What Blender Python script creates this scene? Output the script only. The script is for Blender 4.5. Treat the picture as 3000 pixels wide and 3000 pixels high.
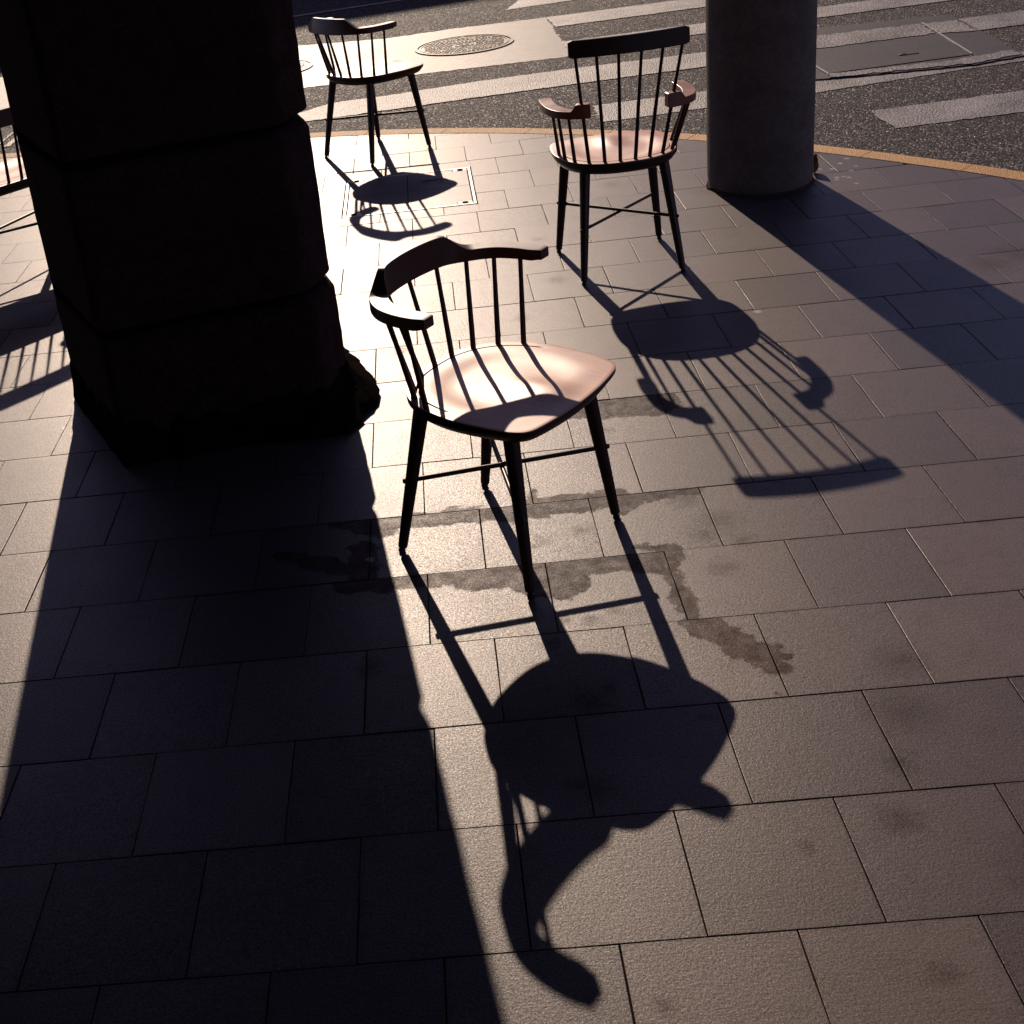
import bpy, bmesh, math, random
import numpy as np
from mathutils import Vector, Matrix, noise as mnoise
random.seed(7)
R = math.radians
SC = bpy.context.scene
for o in list(bpy.data.objects): bpy.data.objects.remove(o)
COL = SC.collection

# ------------------------------------------------------------------ camera
CAM_H = 1.85
M = [(0.99339102, 0.00484802, -0.1146768),      # image right
     (-0.10139657, -0.43112526, -0.89657668),   # image down
     (-0.05378669, 0.90227906, -0.42778439)]    # forward
F_PX, CX, CY, W_PX = 3847.95, 1132.14, 1208.48, 3000.0
cd = bpy.data.cameras.new("camera"); cam = bpy.data.objects.new("camera", cd); COL.objects.link(cam)
cd.sensor_fit = 'HORIZONTAL'; cd.sensor_width = 36.0
cd.lens = 36.0 * F_PX / W_PX
cd.shift_x = (W_PX / 2 - CX) / W_PX
cd.shift_y = -(W_PX / 2 - CY) / W_PX
cd.clip_start = 0.05; cd.clip_end = 600
r_, d_, f_ = [Vector(v) for v in M]
cam.matrix_world = Matrix(((r_[0], -d_[0], -f_[0], 0), (r_[1], -d_[1], -f_[1], 0),
                           (r_[2], -d_[2], -f_[2], CAM_H), (0, 0, 0, 1)))
SC.camera = cam

# ------------------------------------------------------------------ sky, sun, exposure
AZ, EL = -1.4353375659854233, R(29.13)          # direction the light travels, sun elevation
LD = Vector((math.cos(AZ) * math.cos(EL), math.sin(AZ) * math.cos(EL), -math.sin(EL)))
w = bpy.data.worlds.new("World"); SC.world = w; w.use_nodes = True
nt = w.node_tree; nt.nodes.clear()
sky = nt.nodes.new('ShaderNodeTexSky'); sky.sky_type = 'NISHITA'; sky.sun_disc = False
sky.sun_elevation = EL; sky.sun_rotation = R(360 - 7.76); sky.air_density = 1.0; sky.dust_density = 0.3; sky.ozone_density = 2.0
bg = nt.nodes.new('ShaderNodeBackground'); bg.inputs['Strength'].default_value = 0.085
wo = nt.nodes.new('ShaderNodeOutputWorld')
tint = nt.nodes.new('ShaderNodeMix'); tint.data_type = 'RGBA'; tint.blend_type = 'MULTIPLY'; tint.inputs[0].default_value = 1.0
tint.inputs[7].default_value = (1.10, 0.84, 1.08, 1)
nt.links.new(sky.outputs[0], tint.inputs[6]); nt.links.new(tint.outputs[2], bg.inputs[0]); nt.links.new(bg.outputs[0], wo.inputs[0])
sl = bpy.data.lights.new("sun", 'SUN'); so = bpy.data.objects.new("sun", sl); COL.objects.link(so)
sl.energy = 5.0; sl.angle = R(0.53); sl.color = (1.0, 0.79, 0.62)
so.rotation_euler = LD.to_track_quat('-Z', 'Y').to_euler(); so.location = (-2, 15, 9)
SC.view_settings.view_transform = 'Standard'; SC.view_settings.look = 'None'
SC.view_settings.exposure = 0.0; SC.view_settings.gamma = 1.0
SC.view_settings.use_curve_mapping = False
SC.render.engine = 'CYCLES'
SC.cycles.max_bounces = 4; SC.cycles.diffuse_bounces = 3; SC.cycles.glossy_bounces = 2; SC.cycles.transmission_bounces = 0

# ------------------------------------------------------------------ helpers
def link(o, parent=None):
    COL.objects.link(o)
    if parent is not None: o.parent = parent
    return o
def tag(o, label=None, cat=None, group=None, kind=None):
    if label: o['label'] = label
    if cat: o['category'] = cat
    if group: o['group'] = group
    if kind: o['kind'] = kind
    return o
def empty(name, loc=(0, 0, 0), rz=0.0):
    o = bpy.data.objects.new(name, None); o.location = loc; o.rotation_euler = (0, 0, rz)
    o.empty_display_size = 0.1
    return link(o)
def mesh(name, verts, faces, mat, parent=None, smooth=None):
    me = bpy.data.meshes.new(name); me.from_pydata([tuple(v) for v in verts], [], faces); me.update()
    bm = bmesh.new(); bm.from_mesh(me); bmesh.ops.recalc_face_normals(bm, faces=bm.faces); bm.to_mesh(me); bm.free()
    if smooth is not None:
        me.shade_smooth(); me.set_sharp_from_angle(angle=R(smooth))
    if mat: me.materials.append(mat)
    return link(bpy.data.objects.new(name, me), parent)
class MB:
    def __init__(s): s.v = []; s.f = []
    def add(s, v, f):
        n = len(s.v); s.v += [tuple(p) for p in v]; s.f += [tuple(i + n for i in q) for q in f]; return s
    def box(s, x0, x1, y0, y1, z0, z1):
        return s.add([(x0, y0, z0), (x1, y0, z0), (x1, y1, z0), (x0, y1, z0), (x0, y0, z1), (x1, y0, z1), (x1, y1, z1), (x0, y1, z1)],
                     [(0, 1, 2, 3), (4, 5, 6, 7), (0, 1, 5, 4), (1, 2, 6, 5), (2, 3, 7, 6), (3, 0, 4, 7)])
    def rings(s, rings, closed_path=False):
        n = len(rings[0]); v = [p for r in rings for p in r]; f = []
        m = len(rings)
        for i in range(m if closed_path else m - 1):
            for j in range(n):
                a = i * n + j; b = i * n + (j + 1) % n; c = ((i + 1) % m) * n + (j + 1) % n; d = ((i + 1) % m) * n + j
                f.append((a, b, c, d))
        if not closed_path: f += [tuple(range(n)), tuple((m - 1) * n + j for j in range(n))]
        return s.add(v, f)
    def tube(s, pts, rad, n=10):
        pts = [Vector(p) for p in pts]; rings = []
        for i, p in enumerate(pts):
            t = (pts[min(i + 1, len(pts) - 1)] - pts[max(i - 1, 0)]).normalized()
            a = t.cross(Vector((0.31, 0.95, 0.05))).normalized(); b = t.cross(a)
            r = rad[i] if isinstance(rad, (list, tuple)) else rad
            rings.append([p + r * (math.cos(q) * a + math.sin(q) * b) for q in [2 * math.pi * k / n for k in range(n)]])
        return s.rings(rings)
    def prism(s, poly, z0, z1, bevel=0.0):
        n = len(poly)
        if bevel:
            inn = inset(poly, bevel)
            r = [[(x, y, z0) for x, y in poly], [(x, y, z1 - bevel) for x, y in poly], [(x, y, z1) for x, y in inn]]
        else: r = [[(x, y, z0) for x, y in poly], [(x, y, z1) for x, y in poly]]
        return s.rings(r)
    def build(s, name, mat, parent=None, smooth=None): return mesh(name, s.v, s.f, mat, parent, smooth)
def inset(poly, d):
    n = len(poly); out = []
    A = sum(poly[i][0] * poly[(i + 1) % n][1] - poly[(i + 1) % n][0] * poly[i][1] for i in range(n))
    sg = 1 if A > 0 else -1
    for i in range(n):
        p0, p1, p2 = Vector(poly[i - 1]), Vector(poly[i]), Vector(poly[(i + 1) % n])
        e1 = (p1 - p0); e2 = (p2 - p1)
        if e1.length < 1e-9 or e2.length < 1e-9: out.append(tuple(p1)); continue
        e1.normalize(); e2.normalize()
        n1 = Vector((-e1.y, e1.x)) * sg; n2 = Vector((-e2.y, e2.x)) * sg
        b = n1 + n2; L = b.length
        if L < 1e-6: out.append(tuple(p1 + n1 * d)); continue
        b /= L; c = max(0.35, b.dot(n1)); out.append(tuple(p1 + b * (d / c)))
    return out
def catmull(P, n=8, closed=False):
    P = [Vector(p) for p in P]; out = []; m = len(P)
    for i in range(m if closed else m - 1):
        p1, p2 = P[i], P[(i + 1) % m]
        p0 = P[(i - 1) % m] if (closed or i > 0) else p1 * 2 - p2
        p3 = P[(i + 2) % m] if (closed or i + 2 < m) else p2 * 2 - p1
        for k in range(n):
            t = k / n
            out.append(0.5 * ((2 * p1) + (p2 - p0) * t + (2 * p0 - 5 * p1 + 4 * p2 - p3) * t * t + (3 * p1 - p0 - 3 * p2 + p3) * t ** 3))
    if not closed: out.append(P[-1])
    return out
def sstep(a, b, x):
    t = min(1, max(0, (x - a) / (b - a))); return t * t * (3 - 2 * t)
def clip_poly(poly, p, nrm):
    """keep the side where (q-p).nrm >= 0"""
    out = []; n = len(poly)
    for i in range(n):
        a, b = poly[i], poly[(i + 1) % n]
        da = (a[0] - p[0]) * nrm[0] + (a[1] - p[1]) * nrm[1]; db = (b[0] - p[0]) * nrm[0] + (b[1] - p[1]) * nrm[1]
        if da >= 0: out.append(a)
        if (da >= 0) != (db >= 0):
            t = da / (da - db); out.append((a[0] + t * (b[0] - a[0]), a[1] + t * (b[1] - a[1])))
    return out
def area(poly):
    return abs(sum(poly[i][0] * poly[(i + 1) % len(poly)][1] - poly[(i + 1) % len(poly)][0] * poly[i][1] for i in range(len(poly)))) / 2

# ------------------------------------------------------------------ node helper
class NT:
    def __init__(s, name):
        s.m = bpy.data.materials.new(name); s.m.use_nodes = True; s.t = s.m.node_tree; s.t.nodes.clear()
        s.out = s.n('ShaderNodeOutputMaterial'); s.b = s.n('ShaderNodeBsdfPrincipled'); s.l(s.b.outputs[0], s.out.inputs[0])
    def n(s, k, **kw):
        x = s.t.nodes.new(k)
        for a, b in kw.items(): setattr(x, a, b)
        return x
    def l(s, a, b): s.t.links.new(a, b)
    def put(s, sock, v):
        if isinstance(v, bpy.types.NodeSocket): s.l(v, sock)
        else: sock.default_value = v
    def math(s, op, a, b=0.0, c=0.0, clamp=False):
        x = s.n('ShaderNodeMath', operation=op); x.use_clamp = clamp
        s.put(x.inputs[0], a); s.put(x.inputs[1], b)
        if op in ('MULTIPLY_ADD', 'SMOOTH_MIN', 'SMOOTH_MAX', 'WRAP', 'COMPARE'): s.put(x.inputs[2], c)
        return x.outputs[0]
    def vec(s, op, a, b=(0, 0, 0), scale=None):
        x = s.n('ShaderNodeVectorMath', operation=op); s.put(x.inputs[0], a)
        if op not in ('LENGTH', 'SCALE', 'FLOOR'): s.put(x.inputs[1], b)
        if scale is not None: s.put(x.inputs['Scale'], scale)
        return x.outputs['Value'] if op in ('LENGTH', 'DOT_PRODUCT', 'DISTANCE') else x.outputs['Vector']
    def noise(s, v, scale, detail=4, rough=0.55, dist=0.0, out=0):
        x = s.n('ShaderNodeTexNoise'); s.put(x.inputs['Vector'], v); x.inputs['Scale'].default_value = scale
        x.inputs['Detail'].default_value = detail; x.inputs['Roughness'].default_value = rough; x.inputs['Distortion'].default_value = dist
        return x.outputs[out]
    def voro(s, v, scale, feature='F1', out='Distance', rnd=1.0):
        x = s.n('ShaderNodeTexVoronoi', feature=feature); s.put(x.inputs['Vector'], v); x.inputs['Scale'].default_value = scale
        x.inputs['Randomness'].default_value = rnd
        return x.outputs[out]
    def ramp(s, v, stops, interp='LINEAR'):
        x = s.n('ShaderNodeValToRGB'); s.put(x.inputs[0], v); cr = x.color_ramp; cr.interpolation = interp
        while len(cr.elements) < len(stops): cr.elements.new(0.5)
        for e, (p, c) in zip(cr.elements, stops):
            e.position = p; e.color = (c, c, c, 1) if isinstance(c, (int, float)) else (*c, 1)
        return x.outputs[0]
    def mix(s, f, a, b, mode='MIX'):
        x = s.n('ShaderNodeMix', data_type='RGBA', blend_type=mode); s.put(x.inputs[0], f)
        for i, c in ((6, a), (7, b)): s.put(x.inputs[i], (*c, 1) if isinstance(c, tuple) and len(c) == 3 else c)
        return x.outputs[2]
    def mapr(s, v, a, b, c, d):
        x = s.n('ShaderNodeMapRange'); s.put(x.inputs[0], v)
        for i, q in enumerate((a, b, c, d)): x.inputs[i + 1].default_value = q
        return x.outputs[0]
    def pos(s): return s.n('ShaderNodeNewGeometry').outputs['Position']
    def bump(s, h, strength, dist, prev=None):
        x = s.n('ShaderNodeBump'); s.put(x.inputs['Height'], h); x.inputs['Strength'].default_value = strength
        x.inputs['Distance'].default_value = dist
        if prev is not None: s.l(prev, x.inputs['Normal'])
        return x.outputs[0]
    def set(s, **kw):
        names = dict(color='Base Color', rough='Roughness', spec='Specular IOR Level', normal='Normal', metal='Metallic', coat='Coat Weight', coatr='Coat Roughness')
        for k, v in kw.items():
            if k == 'color' and isinstance(v, tuple) and len(v) == 3: v = (*v, 1)
            s.put(s.b.inputs[names[k]], v)
        return s.m
    def scale(s, v, xyz): return s.vec('MULTIPLY', v, xyz)

# tile grid of the pavement
GY, GS, GX, GW = 1.66253545, 0.30990323, 0.03245564, 0.30609859

# stains: (ax, ay, bx, by, radius, clip row line or None ('<y' keep below, '>y' keep above), weight)
RL = [GY + GS * k for k in range(-2, 20)]     # row lines ; RL[k+2]
def rl(k): return GY + GS * k
STAINS = [
 (-0.30, rl(5) - .005, 0.17, rl(5) - .01, 0.062, -rl(5)), (0.10, rl(5) - .03, 0.19, rl(5) - .035, 0.05, -rl(5)),
 (0.27, rl(5), 0.44, rl(5), 0.068, -rl(5)), (0.42, rl(5), 0.62, rl(5), 0.05, -rl(5)),
 (-0.16, rl(5), -0.10, rl(5), 0.012, rl(5)), (-0.05, rl(5), 0.03, rl(5), 0.022, rl(5)),
 (0.20, rl(5), 0.42, rl(5), 0.035, rl(5)), (0.19, rl(5) + .02, 0.19, rl(5) + .06, 0.014, rl(5)),
 (0.40, rl(7) - 0.04, 0.62, rl(7) - 0.06, 0.085, -rl(7)), 
 (-0.32, rl(4), 0.0, rl(4) - .01, 0.058, -rl(4)), (-0.0, rl(4) - .02, 0.14, rl(4) - .03, 0.075, -rl(4)),
 (0.16, rl(4) - .06, 0.21, rl(4) - .09, 0.085, -rl(4)), (0.24, rl(4) - .02, 0.47, rl(4) - .02, 0.062, -rl(4)),
 (0.487, rl(4) - .03, 0.50, rl(3) + .01, 0.024, -rl(4)), (0.47, rl(4) - .02, 0.50, rl(3) + .12, 0.02, -rl(4)),
 (0.52, rl(3) - .02, 0.58, 2.50, 0.045, -rl(3)), (0.58, 2.50, 0.63, 2.40, 0.042, 99), (0.48, rl(3) - .005, 0.53, rl(3) - .01, .016, 99),
 (0.62, 2.47, 0.67, 2.42, 0.02, 99), (0.62, 2.38, 0.625, 2.30, 0.006, 99),
 (-0.29, 3.05, -0.30, 2.93, 0.045, 99), (-0.42, 3.03, -0.30, 2.93, 0.03, 99), (-0.5, 3.06, -0.40, 3.0, 0.03, 99),
 (-0.33, 3.21, -0.24, 3.15, 0.05, -rl(5)),
 (0.44, 2.93, 0.52, 2.915, 0.018, rl(4)), (0.42, 3.14, 0.46, 3.17, 0.03, -rl(5)),
]
BLOTS = [(0.66, 3.03, 0.07), (0.60, 3.16, 0.06), (0.70, 2.92, 0.04), (0.62, 2.80, 0.05), (0.86, 2.2, 0.09), (0.98, 1.75, 0.10), (0.23, 2.33, 0.05), (0.265, 2.37, 0.03), (0.205, 2.05, 0.045), (0.17, 2.07, 0.03), (0.46, 2.24, 0.022), (0.56, 1.85, 0.02),
         (0.24, 1.53, 0.02), (0.91, 2.37, 0.07), (0.61, 2.97, 0.05), (2.03, 4.66, 0.11), (2.15, 4.72, 0.12), (0.45, 4.98, 0.05), (0.19, 3.01, 0.028), (0.17, 2.99, 0.02),
         (0.27, 2.63, 0.025), (0.21, 2.64, 0.018), (0.33, 2.66, 0.02), (1.24, 5.93, 0.08), (0.85, 6.2, 0.06), (-0.18, 4.42, 0.04), (-0.05, 4.2, 0.03), (0.43, 3.62, 0.04),
         (0.30, 3.05, 0.03), (0.05, 3.33, 0.01), (0.33, 3.02, 0.008), (0.33, 2.98, 0.008), (0.60, 3.02, 0.006), (-0.27, 2.52, 0.04), (-1.2, 3.95, 0.1), (0.43, 5.5, 0.035), (0.75, 1.9, 0.05), (0.8, 2.05, 0.04),
         (0.16, 2.55, 0.03), (0.7, 1.55, 0.03), (0.28, 4.6, 0.04)]
WHITES = [(1.97, 6.2, .012), (1.92, 6.13, .012), (1.97, 6.06, .009), (1.86, 6.06, .012), (1.81, 6.08, .009), (1.84, 5.92, .011), (1.87, 5.92, .009), (1.93, 6.0, .010), (1.89, 5.8, .009), (1.89, 5.9, .010), (1.83, 5.89, .009),
          (-1.335, 4.045, .018), (-1.31, 4.06, .012), (-0.27, 3.0, 0.012), (1.11, 4.43, .014), (0.0, 4.1, 0.03), (-0.10, 4.12, .02)]

def stone_mat(name, stains=True, base=((0.050, 0.0395, 0.044), (0.100, 0.080, 0.080))):
    g = NT(name); P = g.pos()
    sep = g.n('ShaderNodeSeparateXYZ'); g.l(P, sep.inputs[0]); X, Y, Z = sep.outputs
    # per tile cell random value
    row = g.math('FLOOR', g.math('DIVIDE', g.math('SUBTRACT', Y, GY), GS))
    half = g.math('MULTIPLY', g.math('MODULO', g.math('ABSOLUTE', row), 2.0), 0.5)
    colm = g.math('FLOOR', g.math('ADD', g.math('DIVIDE', g.math('SUBTRACT', X, GX), GW), half))
    cmb = g.n('ShaderNodeCombineXYZ'); g.l(row, cmb.inputs[0]); g.l(colm, cmb.inputs[1])
    wn = g.n('ShaderNodeTexWhiteNoise', noise_dimensions='3D'); g.l(cmb.outputs[0], wn.inputs['Vector'])
    rnd = wn.outputs['Value']; rcol = wn.outputs['Color']
    off = g.vec('ADD', P, g.vec('SCALE', rcol, scale=40.0))
    big = g.noise(off, 5.0, 4, 0.6)
    grain = g.noise(P, 210.0, 4, 0.75)
    speck = g.noise(P, 900.0, 1, 0.5)
    streak = g.noise(g.scale(off, (1.0, 6.0, 1.0)), 22.0, 5, 0.65, 0.4)
    c = g.mix(rnd, base[0], base[1])
    c = g.mix(g.mapr(big, 0.3, 0.75, 0.0, 1.0), c, g.mix(1.0, c, (0.74, 0.72, 0.72), 'MULTIPLY'))
    c = g.mix(g.mapr(grain, 0.38, 0.62, 0.0, 1.0), g.mix(1.0, c, (1.55, 1.52, 1.48), 'MULTIPLY'), g.mix(1.0, c, (0.50, 0.47, 0.47), 'MULTIPLY'))
    c = g.mix(g.math('MULTIPLY', g.mapr(streak, 0.45, 0.75, 0.0, 1.0), 0.35), c, g.mix(1.0, c, (0.72, 0.62, 0.54), 'MULTIPLY'))
    # dirt gathered along the joints, uneven
    fx = g.math('FRACT', g.math('ADD', g.math('DIVIDE', g.math('SUBTRACT', X, GX), GW), half)); fy = g.math('FRACT', g.math('DIVIDE', g.math('SUBTRACT', Y, GY), GS))
    ex = g.math('MINIMUM', fx, g.math('SUBTRACT', 1.0, fx)); ey = g.math('MINIMUM', fy, g.math('SUBTRACT', 1.0, fy))
    ed = g.math('SUBTRACT', g.math('MINIMUM', ex, ey), g.math('MULTIPLY', g.math('SUBTRACT', g.noise(P, 32.0, 5, 0.7), 0.47), 0.16))
    c = g.mix(g.mapr(ed, 0.035, -0.01, 0.0, 0.6), c, g.mix(1.0, c, (0.60, 0.50, 0.43), 'MULTIPLY'))
    # long wear patches
    wear = g.noise(P, 1.3, 3, 0.6)
    mot = g.noise(off, 17.0, 5, 0.7, 0.6)
    c = g.mix(g.math('MULTIPLY', g.mapr(mot, 0.52, 0.72, 0.0, 1.0), 0.55), c, g.mix(1.0, c, (0.62, 0.50, 0.44), 'MULTIPLY'))
    c = g.mix(g.math('MULTIPLY', g.mapr(wear, 0.42, 0.7, 0.0, 1.0), 0.30), c, g.mix(1.0, c, (1.0, 0.90, 0.78), 'MULTIPLY'))
    wet = None
    if stains:
        nz = g.math('ADD', g.math('MULTIPLY', g.math('SUBTRACT', g.noise(P, 14.0, 4, 0.62), 0.5), 0.10),
                    g.math('MULTIPLY', g.math('SUBTRACT', g.noise(P, 75.0, 3, 0.6), 0.5), 0.016))
        xy = g.scale(P, (1, 1, 0)); best = None
        for st in STAINS:
            ax, ay, bx, by, r, cl = st
            ba = Vector((bx - ax, by - ay, 0)); L2 = max(ba.length_squared, 1e-6)
            pa = g.vec('SUBTRACT', xy, (ax, ay, 0))
            h = g.math('DIVIDE', g.vec('DOT_PRODUCT', pa, tuple(ba)), L2, clamp=True)
            d = g.math('SUBTRACT', g.vec('LENGTH', g.vec('SUBTRACT', pa, g.vec('SCALE', tuple(ba), scale=h))), r)
            d = g.math('ADD', d, nz)
            if cl < 0: d = g.math('MAXIMUM', d, g.math('SUBTRACT', Y, -cl))
            elif cl < 50: d = g.math('MAXIMUM', d, g.math('SUBTRACT', cl, Y))
            best = d if best is None else g.math('MINIMUM', best, d)
        wet = g.math('MULTIPLY', g.mapr(best, 0.005, -0.004, 0.0, 1.0), g.mapr(g.noise(P, 24.0, 4, 0.7), 0.3, 0.6, 0.60, 1.0))
        nb = g.math('MULTIPLY', g.math('SUBTRACT', g.noise(P, 38.0, 4, 0.7), 0.5), 0.13); bl = None
        for (bx, by, r) in BLOTS:
            d = g.math('ADD', g.math('SUBTRACT', g.vec('LENGTH', g.vec('SUBTRACT', xy, (bx, by, 0))), r), g.math('MULTIPLY', nb, min(1.0, r / 0.05)))
            d = g.math('DIVIDE', d, r)
            bl = d if bl is None else g.math('MINIMUM', bl, d)
        blot = g.mapr(bl, 0.25, -0.9, 0.0, 0.55)
        nwt = g.math('MULTIPLY', g.math('SUBTRACT', g.noise(P, 90.0, 3, 0.7), 0.5), 0.03); wh = None
        for (bx, by, r) in WHITES:
            d = g.math('ADD', g.math('SUBTRACT', g.vec('LENGTH', g.vec('SUBTRACT', xy, (bx, by, 0))), r), nwt)
            wh = d if wh is None else g.math('MINIMUM', wh, d)
        white = g.mapr(wh, 0.002, -0.003, 0.0, 0.6)
        c = g.mix(wet, c, g.mix(1.0, c, (0.50, 0.36, 0.30), 'MULTIPLY'))
        c = g.mix(blot, c, g.mix(1.0, c, (0.40, 0.33, 0.30), 'MULTIPLY'))
        c = g.mix(white, c, (0.42, 0.40, 0.37))
    relief = g.math('ADD', g.math('MULTIPLY', grain, 0.55), g.math('ADD', g.math('MULTIPLY', g.noise(off, 120.0, 5, 0.8), 0.9), g.math('MULTIPLY', streak, 0.5)))
    nrm = g.bump(relief, 0.5, 0.0014)
    rough = g.math('ADD', g.mapr(grain, 0.35, 0.65, 0.33, 0.50), g.math('MULTIPLY', g.math('SUBTRACT', big, 0.5), 0.10))
    spec = g.mapr(g.noise(P, 260.0, 2, 0.6), 0.35, 0.65, 0.58, 0.16)
    if wet is not None:
        rough = g.math('ADD', rough, g.math('MULTIPLY', g.math('MAXIMUM', wet, blot), 0.08))
        spec = g.math('MULTIPLY', spec, g.math('SUBTRACT', 1.0, g.math('MULTIPLY', g.math('MAXIMUM', wet, blot), 0.8)))
    return g.set(color=c, rough=rough, normal=nrm, spec=spec)

def simple(name, col, rough=0.6, spec=0.4, metal=0.0, nscale=60.0, namp=0.25, bump=0.3, bdist=0.002, var=None):
    g = NT(name); P = g.pos(); n = g.noise(P, nscale, 5, 0.65); n2 = g.noise(P, nscale * 0.13, 3, 0.6)
    c = g.mix(g.mapr(n, 0.3, 0.7, 0, 1), tuple(x * (1 + namp) for x in col), tuple(x * (1 - namp) for x in col))
    if var: c = g.mix(g.mapr(n2, 0.4, 0.65, 0, 0.7), c, var)
    return g.set(color=c, rough=g.mapr(n, 0.3, 0.7, rough - 0.06, rough + 0.06), spec=spec, metal=metal, normal=g.bump(n, bump, bdist))

def asphalt_mat(name, lo, hi, patch=False):
    g = NT(name); P = g.pos()
    v1 = g.voro(P, 95.0, out='Color'); sp = g.n('ShaderNodeSeparateColor'); g.l(v1, sp.inputs[0])
    d1 = g.voro(P, 95.0); n = g.noise(P, 2.2, 4, 0.6); f = g.noise(P, 260.0, 3, 0.7)
    c = g.mix(sp.outputs[0], lo, hi)
    c = g.mix(g.mapr(n, 0.35, 0.7, 0, 0.5), c, g.mix(1.0, c, (0.75, 0.72, 0.70), 'MULTIPLY'))
    c = g.mix(g.mapr(f, 0.4, 0.7, 0, 0.6), c, g.mix(1.0, c, (0.7, 0.7, 0.7), 'MULTIPLY'))
    if patch:
        nn = g.noise(P, 320.0, 3, 0.7); m = g.noise(g.scale(P, (1, 2.4, 1)), 3.0, 4, 0.6)
        c = g.mix(g.mapr(nn, 0.3, 0.7, 0, 1), hi, lo); c = g.mix(g.mapr(m, 0.4, 0.7, 0, 0.55), c, g.mix(1.0, c, (0.6, 0.56, 0.53), 'MULTIPLY'))
        h = g.math('ADD', nn, g.math('MULTIPLY', m, 2.0))
        return g.set(color=c, rough=0.5, spec=0.38 if name.startswith('smooth') else 0.2, normal=g.bump(h, 0.5, 0.002))
    tilt = g.math('ADD', g.math('MULTIPLY', sp.outputs[1], 0.5), g.math('SUBTRACT', 1.0, g.math('MULTIPLY', d1, 1.2)))
    h = g.math('ADD', tilt, g.math('MULTIPLY', f, 0.5))
    return g.set(color=c, rough=g.mapr(sp.outputs[2], 0, 1, 0.45, 0.8), spec=g.mapr(sp.outputs[1], 0.8, 0.95, 0.05, 0.75), normal=g.bump(h, 1.0, 0.0045))

def paint_mat(name, paint, under, scale=95.0, cut=(0.55, 0.75)):
    g = NT(name); P = g.pos(); d1 = g.voro(P, scale); f = g.noise(P, 60.0, 5, 0.7); n = g.noise(P, 3.0, 4, 0.65)
    worn = g.mapr(g.math('ADD', g.math('MULTIPLY', f, 0.7), g.math('MULTIPLY', n, 0.45)), cut[0], cut[1], 0.0, 1.0)
    v1 = g.voro(P, scale, out='Color'); sp = g.n('ShaderNodeSeparateColor'); g.l(v1, sp.inputs[0])
    pc = g.mix(sp.outputs[0], tuple(x * 0.72 for x in paint), tuple(x * 1.12 for x in paint))
    c = g.mix(worn, pc, under)
    h = g.math('ADD', g.math('SUBTRACT', 1.0, g.math('MULTIPLY', d1, 0.9)), g.math('MULTIPLY', f, 0.6))
    return g.set(color=c, rough=0.52, spec=0.3, normal=g.bump(h, 0.8, 0.0045))

def wood_mat(name, col, dark, rough, spec, grain_dir=(1, 1, 1), coat=0.0):
    g = NT(name); tc = g.n('ShaderNodeTexCoord').outputs['Object']
    v = g.scale(tc, grain_dir); n = g.noise(v, 30.0, 6, 0.65, 1.2); f = g.noise(v, 140.0, 4, 0.7)
    k = g.math('ADD', g.math('MULTIPLY', n, 0.65), g.math('MULTIPLY', f, 0.35))
    c = g.mix(g.mapr(k, 0.35, 0.62, 0, 1), dark, col)
    sm = g.noise(tc, 7.0, 4, 0.6)
    return g.set(color=c, rough=g.mapr(sm, 0.3, 0.7, rough - 0.05, rough + 0.07), spec=spec, normal=g.bump(k, 0.18, 0.0008), coat=coat, coatr=0.3)

MT = {}
MT['tile'] = stone_mat('paving stone', False); MT['tile2'] = stone_mat('stained paving stone', True)
def stained(x, y, m=0.24):
    for ax, ay, bx, by, r, c in STAINS:
        if min(ax, bx) - r - m < x < max(ax, bx) + r + m and min(ay, by) - r - m < y < max(ay, by) + r + m: return True
    return any(abs(x - a) < r + m and abs(y - b) < r + m for a, b, r in BLOTS + WHITES)
MT['bed'] = simple('joint sand', (0.016, 0.012, 0.011), 1.0, 0.0, nscale=200)
MT['hole'] = simple('dark recess', (0.004, 0.004, 0.004), 1.0, 0.0, bump=0.0)  # near-black paints in the shade of cover gaps and socket holes
MT['asphalt'] = asphalt_mat('road asphalt', (0.009, 0.0075, 0.0085), (0.060, 0.050, 0.052))
MT['patch'] = asphalt_mat('smooth patch concrete', (0.045, 0.038, 0.034), (0.105, 0.090, 0.080), True)
MT['slabm'] = asphalt_mat('cover slab concrete', (0.022, 0.018, 0.018), (0.050, 0.043, 0.041), True)
MT['white'] = paint_mat('worn white paint', (0.28, 0.265, 0.25), (0.036, 0.031, 0.031), 95.0, (0.46, 0.70))
MT['white2'] = paint_mat('rough white paint', (0.25, 0.23, 0.215), (0.03, 0.027, 0.026), 60.0, (0.45, 0.7))
MT['yellow'] = paint_mat('yellow kerb paint', (0.42, 0.19, 0.014), (0.14, 0.10, 0.060), 220.0, (0.58, 0.85))
MT['iron'] = simple('cast iron', (0.06, 0.052, 0.047), 0.42, 0.5, 0.6, 120, 0.4, 0.6, 0.002)
MT['steel'] = simple('worn steel', (0.42, 0.40, 0.37), 0.42, 0.5, 0.5, 90, 0.25, 0.2, 0.001)
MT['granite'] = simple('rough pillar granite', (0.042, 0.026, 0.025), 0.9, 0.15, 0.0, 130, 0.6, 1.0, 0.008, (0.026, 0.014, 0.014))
MT['granite2'] = simple('flamed quoin granite', (0.085, 0.062, 0.056), 0.85, 0.25, 0.0, 220, 0.5, 0.9, 0.006)
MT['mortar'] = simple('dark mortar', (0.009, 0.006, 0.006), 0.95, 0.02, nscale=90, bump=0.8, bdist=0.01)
MT['grime'] = simple('grimy mortar', (0.055, 0.040, 0.033), 0.95, 0.05, nscale=90, namp=0.5, bump=0.8, bdist=0.006)
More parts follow.
